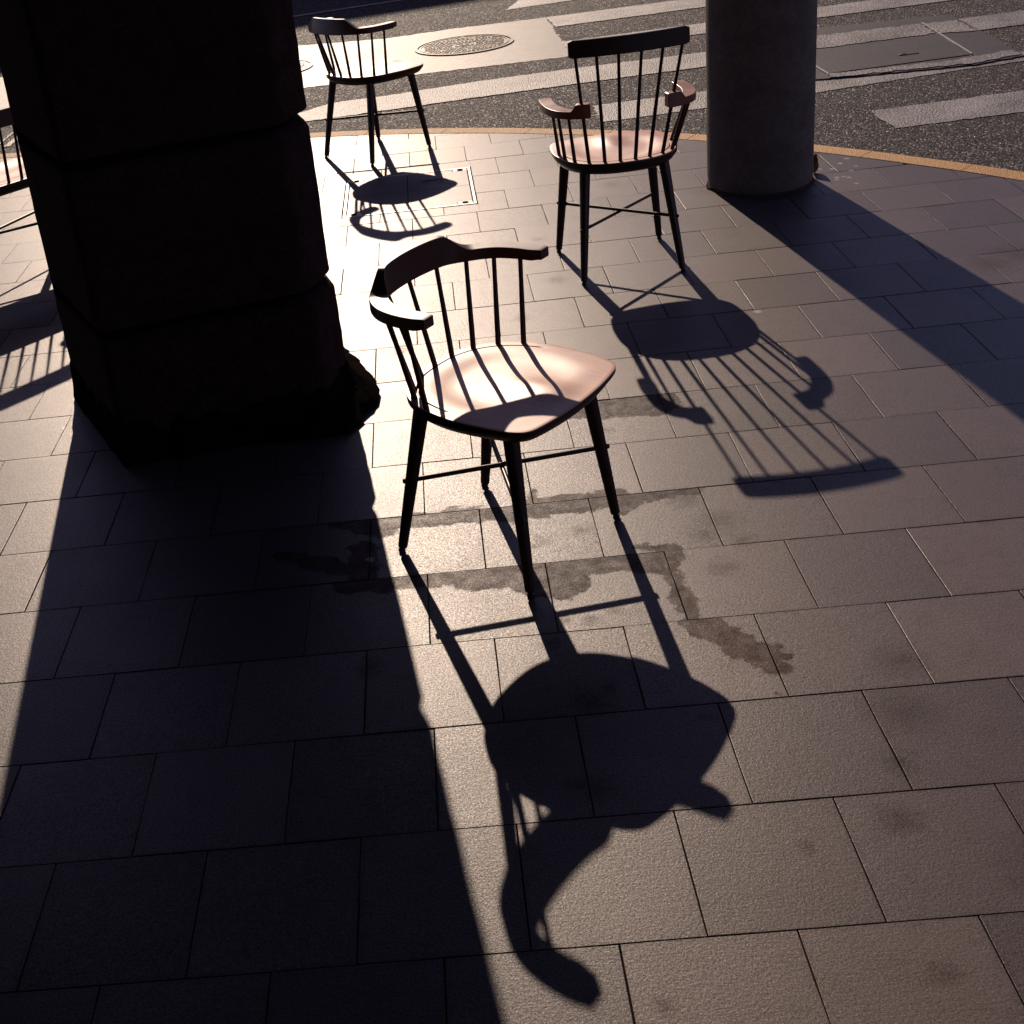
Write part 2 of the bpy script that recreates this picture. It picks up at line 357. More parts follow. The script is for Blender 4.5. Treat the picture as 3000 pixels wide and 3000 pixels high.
for k_ in ('mortar', 'granite', 'grime'):
    for n_ in MT[k_].node_tree.nodes:
        if n_.type == 'BSDF_PRINCIPLED': n_.inputs['IOR'].default_value = 1.12
MT['render'] = simple('column render', (0.125, 0.102, 0.090), 0.8, 0.2, 0.0, 70, 0.25, 0.6, 0.0018, (0.085, 0.062, 0.058))
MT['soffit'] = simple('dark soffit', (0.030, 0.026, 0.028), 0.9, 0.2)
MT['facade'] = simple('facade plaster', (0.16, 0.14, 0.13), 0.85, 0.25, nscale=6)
MT['glass'] = simple('window glass', (0.02, 0.022, 0.025), 0.12, 0.6, bump=0.0)
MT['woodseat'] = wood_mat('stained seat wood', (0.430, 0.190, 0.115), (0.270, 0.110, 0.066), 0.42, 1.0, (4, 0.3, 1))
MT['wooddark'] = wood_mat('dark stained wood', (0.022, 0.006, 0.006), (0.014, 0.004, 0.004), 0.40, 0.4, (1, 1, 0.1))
MT['nylon'] = simple('black foot glide', (0.012, 0.011, 0.011), 0.5, 0.4)
MT['leaf'] = simple('dry leaf', (0.16, 0.075, 0.03), 0.7, 0.3, 0, 120, 0.4, 0.5)
MT['twig'] = simple('dry twig', (0.045, 0.03, 0.02), 0.8, 0.3)

# ------------------------------------------------------------------ kerb line
KO = [(-9.5, 8.75), (-7.0, 8.72), (-5.0, 8.64), (-3.6, 8.50), (-2.7, 8.37), (-1.9, 8.23), (-1.25, 8.11), (-0.72, 7.985), (-0.35, 7.88), (-0.03, 7.77), (0.25, 7.65),
      (0.48, 7.54), (0.84, 7.335), (1.16, 7.14), (1.48, 6.90), (1.70, 6.71), (1.905, 6.505), (2.12, 6.28), (2.29, 6.08), (2.45, 5.89), (2.60, 5.69), (2.83, 5.36), (3.08, 4.93), (3.30, 4.4), (3.47, 3.8), (3.58, 3.1), (3.63, 2.2), (3.65, 1.0), (3.65, -1.0), (3.65, -6.0)]
ko = [Vector((p.x, p.y)) for p in catmull([(a, b, 0) for a, b in KO], 6)]
KW = 0.118
def offs(pl, d):
    out = []
    for i, p in enumerate(pl):
        t = (pl[min(i + 1, len(pl) - 1)] - pl[max(0, i - 1)]).normalized(); out.append(p + Vector((t.y, -t.x)) * d)   # right of travel = pavement side
    return out
ki = offs(ko, KW); kg = offs(ko, KW + 0.004)
PAV = [tuple(p) for p in kg[::3]]

# ------------------------------------------------------------------ ground: road sheet, pavement bed, tiles
ZR = -0.020                                        # road surface level
KR = 1 + (-ZR) / CAM_H
def rp(x, y): return (x * KR, y * KR)              # measured at z=0, carried to the road level
v = []; 
road = mesh('road', [(-150, -150, ZR), (150, -150, ZR), (150, 200, ZR), (-150, 200, ZR)], [(0, 1, 2, 3)], MT['asphalt']); tag(road, kind='structure')
bedpoly = [tuple(p) for p in offs(ko, KW * 0.5)] + [(3.2, -9.0), (-9.5, -9.0)]
pav = MB().prism(bedpoly, -0.09, -0.0085).build('pavement', MT['bed']); tag(pav, kind='structure')

LID = (-0.462, 0.200, 6.128, 6.802)                # access cover rectangle
def project(x, y, z=0.0):
    d = Vector((x, y, z - CAM_H)); q = (r_.dot(d), d_.dot(d), f_.dot(d))
    if q[2] < 0.05: return None
    return CX + F_PX * q[0] / q[2], CY + F_PX * q[1] / q[2]
def wobble_tile(poly, seed, bev=0.0015, amp=0.0007, depth=0.012, chip=None):
    rs = random.Random(seed); P = []; n = len(poly)
    for i in range(n):
        a, b = Vector(poly[i]), Vector(poly[(i + 1) % n]); e = b - a; L = e.length
        if L < 0.004: continue
        nr = Vector((-e.y, e.x)).normalized()
        k = 3 if L > 0.15 else 1
        P.append(tuple(a + nr * 0.0003 + (e.normalized()) * 0.0))
        for j in range(1, k): P.append(tuple(a + e * (j / k) + nr * rs.uniform(-amp, amp)))
    if len(P) < 3: return None
    bev *= rs.choice([0.35, 0.5, 0.6, 1.0]); inn = inset(P, bev); b2 = inset(P, bev * 0.25)
    tx, ty = rs.uniform(-1, 1) * 0.0028, rs.uniform(-1, 1) * 0.0028; z = rs.uniform(-0.0009, 0.0007)
    cx = sum(p[0] for p in P) / len(P); cy = sum(p[1] for p in P) / len(P)
    zz = lambda p: z + tx * (p[0] - cx) + ty * (p[1] - cy)
    r = [[(p[0], p[1], -depth) for p in P], [(p[0], p[1], zz(p) - bev * 0.8) for p in P], [(p[0], p[1], zz(p) - bev * 0.25) for p in b2], [(p[0], p[1], zz(p)) for p in inn]]
    nn = len(P); vs = [q for ring in r for q in ring]; fs = []
    for i in range(3):
        for j in range(nn): fs.append((i * nn + j, i * nn + (j + 1) % nn, (i + 1) * nn + (j + 1) % nn, (i + 1) * nn + j))
    fs.append(tuple(3 * nn + j for j in range(nn)))
    return vs, fs
GAP = 0.0013
full = [(-GW / 2 + GAP, -GS / 2 + GAP), (GW / 2 - GAP, -GS / 2 + GAP), (GW / 2 - GAP, GS / 2 - GAP), (-GW / 2 + GAP, GS / 2 - GAP)]
variants = []
for s in range(10):
    vs, fs = wobble_tile(full, 100 + s)
    me = bpy.data.meshes.new('paving_tile'); me.from_pydata(vs, [], fs); me.update()
    bm = bmesh.new(); bm.from_mesh(me); bmesh.ops.recalc_face_normals(bm, faces=bm.faces); bm.to_mesh(me); bm.free()
    me.materials.append(MT['tile']); variants.append(me)
cells = []
for k in range(-24, 24):
    for j in range(-29, 13):
        x0 = GX + (j - (0.5 if k % 2 else 0.0)) * GW; y0 = GY + k * GS
        poly = [(x0 + GAP, y0 + GAP), (x0 + GW - GAP, y0 + GAP), (x0 + GW - GAP, y0 + GS - GAP), (x0 + GAP, y0 + GS - GAP)]
        p = poly
        for i in range(len(PAV) - 1):
            a, b = Vector(PAV[i]), Vector(PAV[i + 1]); t = b - a
            p = clip_poly(p, a, (t.y, -t.x))
            if len(p) < 3: break
        if len(p) < 3 or area(p) < 0.0006: continue
        pieces = [p]; cut = abs(area(p) - area(poly)) > 1e-6
        lx0, lx1, ly0, ly1 = LID[0] - .001, LID[1] + .001, LID[2] - .001, LID[3] + .001
        if x0 < lx1 and x0 + GW > lx0 and y0 < ly1 and y0 + GS > ly0:
            cut = True; pieces = []
            for q in (clip_poly(p, (lx0, 0), (-1, 0)), clip_poly(p, (lx1, 0), (1, 0))):
                if len(q) > 2 and area(q) > .0002: pieces.append(q)
            mid = clip_poly(clip_poly(p, (lx0, 0), (1, 0)) or [], (lx1, 0), (-1, 0)) if True else []
            if len(mid) > 2:
                for q in (clip_poly(mid, (0, ly0), (0, -1)), clip_poly(mid, (0, ly1), (0, 1))):
                    if len(q) > 2 and area(q) > .0002: pieces.append(q)
        for q in pieces:
            cx = sum(a[0] for a in q) / len(q); cy = sum(a[1] for a in q) / len(q)
            pr = project(cx, cy); vis = pr is not None and -60 < pr[0] < 3060 and -60 < pr[1] < 3060
            # hidden behind the pillar
            hid = vis and (x0 < -0.42 and cy > 3.7 and (cx / cy) > -0.315 and (cx / cy) < -0.105)
            size = area(q) / ((cx * cx + cy * cy + CAM_H ** 2) ** 1.5)
            cells.append((vis and not hid, size, q, cut, cx, cy, k, j))
cells.sort(key=lambda c: (not c[0], -c[1]))
rest = MB()
for i, (vis, size, q, cut, cx, cy, k, j) in enumerate(cells):
    seed = k * 97 + j * 13 + 5000
    if vis and i < 300:
        if not cut:
            o = bpy.data.objects.new('paving_tile', variants[seed % 10]); o.location = (cx, cy, random.uniform(-0.0006, 0.0006))
            if seed % 3 == 0: o.rotation_euler = (0, 0, math.pi)
            link(o, pav)
            if stained(cx, cy): o.material_slots[0].link = 'OBJECT'; o.material_slots[0].material = MT['tile2']
        else:
            res = wobble_tile([(a - cx, b - cy) for a, b in q], seed)
            if res: o = mesh('paving_tile', res[0], res[1], MT['tile2' if stained(cx, cy) else 'tile'], pav); o.location = (cx, cy, 0)
    else:
        res = wobble_tile(q, seed)
        if res: rest.add(*res)
o = rest.build('paving_tiles', MT['tile'], pav); o['kind'] = 'stuff'

# kerb stones
kerb = empty('kerb'); tag(kerb, kind='structure')
seg = []; acc = 0; start = 0
lens = [0.53, 0.6, 0.5, 0.56]
joints_at = [Vector((-0.35, 7.85)), Vector((0.11, 7.71)), Vector((0.56, 7.49)), Vector((2.13, 6.28)), Vector((2.47, 5.9))]
idx = []
cum = [0]
for a, b in zip(ko, ko[1:]): cum.append(cum[-1] + (b - a).length)
jl = sorted(cum[min(range(len(ko)), key=lambda i: (ko[i] - j).length)] for j in joints_at)
allj = list(jl)
x = jl[0] - 0.5
while x > 0: allj.append(x); x -= 0.5
n = max(1, round((jl[3] - jl[2]) / 0.5)); allj += [jl[2] + (jl[3] - jl[2]) * i / n for i in range(1, n)]
x = jl[-1] + 0.5
while x < cum[-1]: allj.append(x); x += 0.5
allj = sorted(set(round(a, 4) for a in allj))
def at_len(pl, L):
    for i in range(len(cum) - 1):
        if cum[i + 1] >= L:
            t = (L - cum[i]) / (cum[i + 1] - cum[i]); return pl[i].lerp(pl[i + 1], t)
    return pl[-1]
for a, b in zip(allj, allj[1:]):
    a2, b2 = a + 0.002, b - 0.002
    op = []; ip = []
    for t in range(5):
        L = a2 + (b2 - a2) * t / 4; op.append(at_len(ko, L)); ip.append(at_len(ki, L))
    rings = []
    for p, q in zip(op, ip):
        u = (p - q).normalized()
        rings.append([(p.x, p.y, -0.12), (p.x, p.y, -0.006), (p.x - u.x * .006, p.y - u.y * .006, 0.001), (q.x + u.x * .002, q.y + u.y * .002, 0.001), (q.x, q.y, -0.002), (q.x, q.y, -0.12)])
    c = op[0]
    rings = [[(vv[0] - c.x, vv[1] - c.y, vv[2]) for vv in r] for r in rings]
    o = MB().rings(rings).build('kerb_stone', MT['yellow'], kerb); o.location = (c.x, c.y, 0)

# ------------------------------------------------------------------ road markings and covers
def ragged(pts, step=0.03, amp=0.006, seed=0):
    rs = random.Random(seed); out = []
    for i in range(len(pts)):
        a, b = Vector(pts[i]), Vector(pts[(i + 1) % len(pts)]); L = (b - a).length; k = max(1, int(L / step)); nr = Vector((-(b - a).y, (b - a).x)).normalized()
        for j in range(k): out.append(tuple(a + (b - a) * (j / k) + nr * (rs.uniform(-amp, amp) + 0.8 * amp * mnoise.noise(Vector((a.x * 3 + j * .4, seed, 0))))))
    return out
def sheet(name, pts, z, mat, parent, ragamp=0.006, seed=0, thick=0.0):
    P = ragged([rp(*p) for p in pts], 0.03, ragamp, seed)
    vs = [(x, y, z) for x, y in P]
    bm = bmesh.new(); bv = [bm.verts.new(q) for q in vs]; f = bm.faces.new(bv)
    if f.normal.z < 0: f.normal_flip()
    if thick:
        r = bmesh.ops.extrude_face_region(bm, geom=[f]); 
        for q in r['geom']:
            if isinstance(q, bmesh.types.BMVert): q.co.z -= thick
    bmesh.ops.triangulate(bm, faces=bm.faces[:]); bmesh.ops.recalc_face_normals(bm, faces=bm.faces)
    me = bpy.data.meshes.new(name); bm.to_mesh(me); bm.free(); me.update()
    if not thick and me.polygons[0].normal.z < 0: me.flip_normals()
    me.materials.append(mat); return link(bpy.data.objects.new(name, me), parent)
def sl_(x, y, x1, k=0.075): return y + k * (x1 - x)
sheet('asphalt_patch', [(-3.6, 9.30), (-1.5, 9.36), (0.2, 9.38), (1.05, 9.39), (1.05, 11.09), (0.28, 11.07), (0.09, 11.03), (-0.28, 10.98), (-0.99, 11.12), (-3.6, 11.3)], ZR + 0.0028, MT['patch'], road, 0.012, 3)
stripes = [
 [(2.345, 6.62), (5.5, 6.83), (5.5, 7.26), (2.355, 7.015), (2.33, 6.85), (2.35, 6.75)],
 [(0.975, 7.42), (1.6, 7.485), (2.2, 7.545), (3.1, 7.70), (5.5, 7.95), (5.5, 8.35), (3.62, 8.02), (3.2, 7.74), (2.35, 7.83), (1.7, 7.895), (1.05, 7.845), (0.985, 7.84)],
 [(-1.15, 8.26), (-0.58, 8.31), (0.33, 8.42), (1.0, 8.49), (1.84, 8.555), (5.5, 8.85), (5.5, 9.27), (1.94, 9.0), (1.0, 8.96), (0.36, 8.90), (-0.31, 8.77), (-0.62, 8.75)],
 [(1.06, 9.525), (2.0, 9.64), (2.85, 9.73), (5.5, 9.95), (5.5, 10.4), (2.95, 10.13), (2.0, 10.03), (1.04, 9.95)],
 [(1.065, 10.60), (1.75, 10.66), (5.5, 11.05), (5.5, 11.5), (1.83, 11.14), (1.05, 11.08)],
 [(0.76, 11.70), (1.35, 11.80), (5.5, 12.2), (5.5, 12.7), (1.35, 12.25), (0.92, 12.15)],
 [(0.9, 12.85), (5.5, 13.3), (5.5, 13.75), (0.95, 13.3)],
]
for i, s in enumerate(stripes): sheet('crosswalk_stripe', s, ZR + (0.0052 if i in (2,3,4) else 0.0035), MT['white'], road, 0.007, 10 + i)
sheet('painted_line', [(-1.6, 12.62), (-0.42, 12.88), (-0.09, 12.95), (-0.1, 13.02), (-0.43, 12.96), (-1.6, 12.7)], ZR + 0.006, MT['white'], road, 0.006, 31)
sheet('painted_line', [(-2.80, 8.56), (-2.755, 8.56), (-2.72, 9.1), (-2.765, 9.1)], ZR + 0.006, MT['white'], road, 0.004, 32)
sheet('painted_line', [(-2.865, 8.56), (-2.85, 8.56), (-2.83, 9.1), (-2.845, 9.1)], ZR + 0.006, MT['white'], road, 0.002, 33)

def ring_(cx, cy, r0, r1, z0, z1, n=64):
    a = [2 * math.pi * i / n for i in range(n)]
    c = lambda r, z: [(cx + r * math.cos(t), cy + r * math.sin(t), z) for t in a]
    return [c(r0, z0), c(r0, z1), c(r1, z1), c(r1, z0)]
def manhole(cx, cy, r, rot, label):
    cx, cy = rp(cx, cy)
    t = empty('manhole_cover', (cx, cy, ZR), rot); tag(t, label, 'manhole cover', 'round manhole covers in the road')
    MB().rings(ring_(0, 0, r, r - 0.022, -0.02, 0.012), True).build('frame', MT['iron'], t)
    MB().rings(ring_(0, 0, r - 0.030, 0.0005, -0.02, 0.006), True).build('lid', MT['iron'], t)
    MB().rings(ring_(0, 0, r - 0.040, r - 0.052, 0.004, 0.0105), True).build('rim', MT['iron'], t)
    MB().rings(ring_(0, 0, 0.075, 0.064, 0.004, 0.0115), True).build('centre_ring', MT['iron'], t)
    eb = MB()
    for yy in (-0.028, 0.0, 0.028): eb.box(-0.036, 0.036, yy - 0.006, yy + 0.006, 0.004, 0.0115)
    eb.box(-0.006, 0.006, -0.028, 0.028, 0.004, 0.0114); eb.build('centre_mark', MT['iron'], t)
    g = MB(); rs = random.Random(5); y = -r
    rowi = 0
    while y < r:
        x = -r + (0.02 if rowi % 2 else 0)
        while x < r:
            L = rs.choice([0.012, 0.02, 0.028]); d = math.hypot(x + L / 2, y + .01)
            if d < r - 0.068 and d > 0.092:
                g.box(x, x + L, y, y + rs.choice([0.011, 0.017]), 0.004, 0.0115)
            x += L + 0.011
        y += 0.0285; rowi += 1
    o = g.build('raised_bars', MT['iron'], t); o['kind'] = 'stuff'
    return t
manhole(0.335, 10.28, 0.385, 0.15, 'larger round cast iron manhole cover with raised pattern, between the two dark chairs')
manhole(-1.17, 10.19, 0.35, -0.2, 'round manhole cover whose edge just shows beside the stone pillar, left of the far chair')

# big cover slab in the crossing behind the column
cs = empty('utility_cover', (*rp(2.9, 8.5), ZR)); tag(cs, 'large rectangular utility cover slab set in the zebra crossing right of the round column', 'utility cover')
ccx, ccy = rp(2.9, 8.5)
def shift(o): o.location = (-ccx, -ccy, -ZR); return o
fr = [(2.12, 7.86), (2.37, 7.82), (2.8, 7.78), (3.18, 7.755), (3.50, 7.84), (3.56, 8.5), (3.605, 9.2), (3.56, 9.28), (2.9, 9.325), (2.2, 9.36), (2.12, 8.6)]
shift(sheet('surround', fr, ZR + 0.012, MT['slabm'], cs, 0.008, 41, 0.03))
ip = [(2.385, 7.93), (3.255, 8.0), (3.345, 9.075), (2.38, 9.11)]
shift(sheet('plate', ip, ZR + 0.0165, MT['slabm'], cs, 0.002, 42))
shift(sheet('worn_paint', [(2.39, 8.62), (3.30, 8.69), (3.335, 9.045), (2.385, 9.03)], ZR + 0.0205, MT['white2'], cs, 0.014, 43))
shift(sheet('worn_paint', [(3.33, 8.69), (3.545, 8.65), (3.565, 9.03), (3.36, 9.05)], ZR + 0.0165, MT['white2'], cs, 0.012, 44))
shift(sheet('worn_paint', [(2.36, 7.83), (3.2, 7.775), (3.49, 7.86), (3.5, 8.0), (3.1, 7.90), (2.4, 7.92)], ZR + 0.0165, MT['white2'], cs, 0.014, 45))
def strip(a, b, wd, z, name, mat, par, h=0.006):
    a, b = Vector(rp(*a)), Vector(rp(*b)); e = (b - a).normalized(); nn = Vector((-e.y, e.x)) * wd / 2
    P = [tuple(a + nn), tuple(b + nn), tuple(b - nn), tuple(a - nn)]
    return shift(MB().prism(P, z - h, z).build(name, mat, par))
strip((2.388, 7.90), (2.372, 8.5), 0.010, ZR + 0.022, 'steel_edge', MT['steel'], cs)
strip((3.262, 8.0), (3.352, 9.07), 0.010, ZR + 0.022, 'steel_edge', MT['steel'], cs)
sb = MB(); hx, hy = rp(2.955, 8.19)
sb.box(hx - 0.06, hx + 0.06, hy - 0.012, hy + 0.012, ZR + 0.017, ZR + 0.021); shift(sb.build('lifting_slot', MT['nylon'], cs))
sb = MB(); sb.tube([(hx - 0.062, hy + .0, ZR + .018), (hx - 0.045, hy - .012, ZR + .026), (hx - .02, hy - .016, ZR + .026)], 0.003, 6); shift(sb.build('slot_lip', MT['steel'], cs))

# access cover in the pavement
x0, x1, y0, y1 = LID
lid = empty('access_cover', ((x0 + x1) / 2, (y0 + y1) / 2, 0)); tag(lid, 'rectangular recessed access cover with steel edging, let into the pavement under the far chair\'s shadow', 'access cover')
lx, ly = (x0 + x1) / 2, (y0 + y1) / 2
def lidadj(o): o.location = (-lx, -ly, 0); return o
def framebars(a0, a1, b0, b1, wd, zt):
    g = MB(); g.box(a0, a1, b0, b0 + wd, -0.03, zt); g.box(a0, a1, b1 - wd, b1, -0.03, zt)
    g.box(a0, a0 + wd, b0 + wd, b1 - wd, -0.03, zt - 0.0003); g.box(a1 - wd, a1, b0 + wd, b1 - wd, -0.03, zt - 0.0003); return g
lidadj(framebars(x0 + 0.006, x1 - 0.006, y0 + 0.006, y1 - 0.006, 0.0125, 0.0016).build('frame', MT['steel'], lid))
lidadj(MB().box(x0, x1, y0, y1, -0.04, -0.020).build('tray', MT['hole'], lid))
xs = [x0 + 0.023, -0.1365, x1 - 0.023]; ys = [y0 + 0.023, 6.468, y1 - 0.023]
hole = 0.036
for i in range(2):
    for j in range(2):
        a0, a1, b0, b1 = xs[i] + .002, xs[i + 1] - .002, ys[j] + .002, ys[j + 1] - .002
        hx_, hy_ = (a0 if i == 0 else a1), (b0 if j == 0 else b1); sx, sy = (1 if i == 0 else -1), (1 if j == 0 else -1)
        P = [(hx_ + sx * 0.075, hy_), (hx_ + sx * 0.075, hy_ + sy * hole), (hx_, hy_ + sy * hole)]
        others = [(a0 if sx < 0 else a1, hy_), (a0 if sx < 0 else a1, b1 if sy > 0 else b0), (hx_, b1 if sy > 0 else b0)]
        poly = P + [others[2], others[1], others[0]]
        lidadj(MB().prism(poly, -0.0195, 0.0, 0.0).build('inset_tile', MT['tile'], lid))
        pl = [(hx_ , hy_), (hx_ + sx * 0.071, hy_), (hx_ + sx * 0.071, hy_ + sy * (hole - .004)), (hx_, hy_ + sy * (hole - .004))]
        lidadj(MB().prism(pl, -0.0195, 0.0008).build('corner_plate', MT['steel'], lid))
        cxh, cyh = hx_ + sx * 0.034, hy_ + sy * 0.016
        lidadj(MB().rings([[(cxh + rr * math.cos(t), cyh + rr * math.sin(t), zz) for t in [2 * math.pi * q / 20 for q in range(20)]] for rr, zz in ((.0170, .0004), (.0170, .0014), (.0150, .0016))]).build('lifting_socket', MT['hole'], lid))

# dried twig on the cover
tw = MB(); tz = 0.006
base = Vector((-0.005, 6.60, tz))
tw.tube([base + Vector((-0.065, 0.01, 0)), base + Vector((-0.03, -0.004, .002)), base, base + Vector((0.03, 0.004, .003)), base + Vector((0.075, -0.002, 0))], [0.0015, .002, .0028, .0026, .0016], 6)
tw.tube([base + Vector((-0.03, -0.004, .002)), base + Vector((-0.055, -0.028, 0))], [.0018, .001], 5)
tw.tube([base + Vector((-0.01, 0, .002)), base + Vector((-0.035, 0.03, 0))], [.0018, .001], 5)
tw.tube([base + Vector((0.04, 0.003, .003)), base + Vector((0.045, 0.035, 0))], [.002, .001], 5)
tw.tube([base + Vector((0.05, 0.0, .003)), base + Vector((0.04, -0.03, 0))], [.002, .001], 5)
tag(tw.build('twig', MT['twig'], None, 60), 'small dried twig lying on the rectangular access cover', 'twig')

# ------------------------------------------------------------------ stone pillar
FP = [(-1.06, 3.70), (-0.430, 3.87), (-0.363, 4.05), (-0.55, 4.62), (-1.348, 4.272)]
pier = empty('stone_pillar', (-0.85, 4.1, 0)); tag(pier, 'massive dark stone block pillar with deep joints, filling the left of the view', 'pillar')
def dens(poly, step):
    out = []
    for i in range(len(poly)):
        a, b = Vector(poly[i]), Vector(poly[(i + 1) % len(poly)]); k = max(1, int((b - a).length / step))
        out += [tuple(a.lerp(b, j / k)) for j in range(k)]
    return out
def rough_block(poly, z0, z1, rnd, amp, seed, name, mat):
    zs = [z0, z0 + rnd * 0.12, z0 + rnd * 0.35] + [z0 + rnd * .35 + (z1 - z0 - 1.35 * rnd) * t / 10 for t in range(1, 10)] + [z1 - rnd, z1 - rnd * 0.35, z1]
    ins = [rnd * 0.35, rnd * 0.12, 0] + [0] * 9 + [0, rnd * 0.35, rnd]
    rings = []
    # round the plan corners
    pts = []
    for i in range(len(poly)):
        p0, p1, p2 = Vector(poly[i - 1]), Vector(poly[i]), Vector(poly[(i + 1) % len(poly)])
        rr = 0.022; a = p1 + (p0 - p1).normalized() * rr; b = p1 + (p2 - p1).normalized() * rr
        pts += [tuple(a), tuple((a + b + p1 * 2) / 4), tuple(b)]
    pts = dens(pts, 0.05)
    for z, q in zip(zs, ins):
        P = inset(pts, q) if q else pts
        ring = []
        for x, y in P:
            nv = mnoise.noise_vector(Vector((x * 14 + seed, y * 14, z * 14))) * amp + mnoise.noise_vector(Vector((x * 50 + seed, y * 50, z * 50))) * amp * 0.5
            ring.append((x + nv.x - (-0.85), y + nv.y - 4.1, z))
        rings.append(ring)
    return MB().rings(rings).build(name, mat, pier, 50)
core = inset(FP, 0.045); core[4] = tuple(Vector(inset(FP, 0.003)[4])); core[0] = tuple(Vector(inset(FP, 0.012)[0])); core[3] = tuple(Vector(inset(FP, 0.02)[3]))
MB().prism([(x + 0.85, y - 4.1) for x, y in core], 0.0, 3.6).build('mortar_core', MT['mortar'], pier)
joints = [0.0, 0.442, 0.972, 1.50, 2.03, 2.56, 3.09, 3.60]
for i in range(len(joints) - 1):
    z0 = joints[i] + (0.013 if i else 0.0); z1 = joints[i + 1] - 0.011
    P = [FP[0], (-0.412, 3.862), (-0.352, 4.05), FP[3], FP[4]] if i == 0 else FP
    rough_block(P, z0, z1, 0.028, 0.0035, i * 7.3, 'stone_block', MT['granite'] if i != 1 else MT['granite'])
# rough mortar skirt spreading at the foot
rings = []
for z, e in ((-0.004, 0.100), (0.015, 0.105), (0.032, 0.092), (0.052, 0.066), (0.075, 0.044), (0.105, 0.026), (0.14, 0.008), (0.16, -0.02)):
    ring = []
    P = dens(FP, 0.025)
    P2 = inset(P, -e)
    for (x, y), (xx, yy) in zip(P, P2):
        side = sstep(-0.75, -0.40, x); k = 0.35 + 0.75 * side
        if x < -0.9: k = 0.12
        px, py = x + (xx - x) * k, y + (yy - y) * k
        nv = (mnoise.noise_vector(Vector((px * 16, py * 16, z * 18))) * 0.020 + mnoise.noise_vector(Vector((px * 55, py * 55, z * 55))) * 0.008) * (0.25 + 0.75 * side)
        ring.append((px + nv.x + 0.85, py + nv.y - 4.1, z))
    rings.append(ring)
MB().rings(rings).build('mortar_skirt', MT['mortar'], pier, 25)

# ------------------------------------------------------------------ round column
colx, coly, colr = 1.502, 5.972, 0.236
colm = empty('round_column', (colx, coly, 0)); tag(colm, 'thick round plain column standing on the pavement near the yellow kerb', 'column')
n = 96; rings = []
for z in [0, 0.02, 0.05] + [0.1 * i for i in range(1, 37)]:
    ring = []
    for i in range(n):
        t = 2 * math.pi * i / n; e = 0.0015 * mnoise.noise(Vector((math.cos(t) * 3, math.sin(t) * 3, z * 4)))
        rr = colr + e - (0.003 if z < 0.03 else 0)
        ring.append((rr * math.cos(t), rr * math.sin(t), z))
    rings.append(ring)
MB().rings(rings).build('shaft', MT['render'], colm, 40)
rings = []
for z, e in ((-0.003, 0.030), (0.004, 0.026), (0.008, 0.014), (0.012, 0.004), (0.016, -0.01)):
    ring = []
    for i in range(80):
        t = 2 * math.pi * i / 80
        lob = 0.12 + 0.9 * max(0, mnoise.noise(Vector((math.cos(t) * 2.3 + 3, math.sin(t) * 2.3, 0)))) + 0.35 * mnoise.noise(Vector((math.cos(t) * 9, math.sin(t) * 9, z * 20)))
        rr = colr + e * (lob - 0.10); ring.append((rr * math.cos(t), rr * math.sin(t), z))
    rings.append(ring)
MB().rings(rings).build('mortar_collar', MT['grime'], colm, 40)

# crumpled leaf wedged at the column's right side
lf = MB(); rs = random.Random(3)
def leafsurf(nu=10, nv=6):
    rings = []
    for i in range(nu + 1):
        u = i / nu; wd = 0.028 * math.sin(math.pi * min(1, u * 0.93 + 0.05)) ** 0.7 + 0.002; row = []
        for j in range(nv + 1):
            s = j / nv * 2 - 1
            row.append(Vector((s * wd, 0.018 * abs(s) * (0.4 + u) + 0.008 * math.sin(7 * u + 3 * s), 0.004 + u * 0.085 + 0.006 * math.sin(5 * s + 4 * u))))
        rings.append(row)
    return rings
rr_ = leafsurf(); vs = [p for r in rr_ for p in r]; vs2 = [p + Vector((0, 0.0008, 0)) for p in vs]; m_ = 7; fs = []
for i in range(10):
    for j in range(6):
        a = i * m_ + j; fs.append((a, a + 1, a + m_ + 1, a + m_))
N_ = len(vs); fs2 = [tuple(q + N_ for q in reversed(f)) for f in fs]
rim = [i for i in range(m_)] + [k * m_ + m_ - 1 for k in range(1, 11)] + [10 * m_ + j for j in range(m_ - 2, -1, -1)] + [k * m_ for k in range(9, 0, -1)]
fr_ = [(rim[i], rim[(i + 1) % len(rim)], rim[(i + 1) % len(rim)] + N_, rim[i] + N_) for i in range(len(rim))]
o = mesh('dry_leaf', vs + vs2, fs + fs2 + fr_, MT['leaf'], None, 50); o.location = (colx + 0.262, coly + 0.045, 0.0); o.rotation_euler = (0.1, 0.15, 0.5)
tag(o, 'curled dry brown leaf leaning at the right foot of the round column', 'leaf')

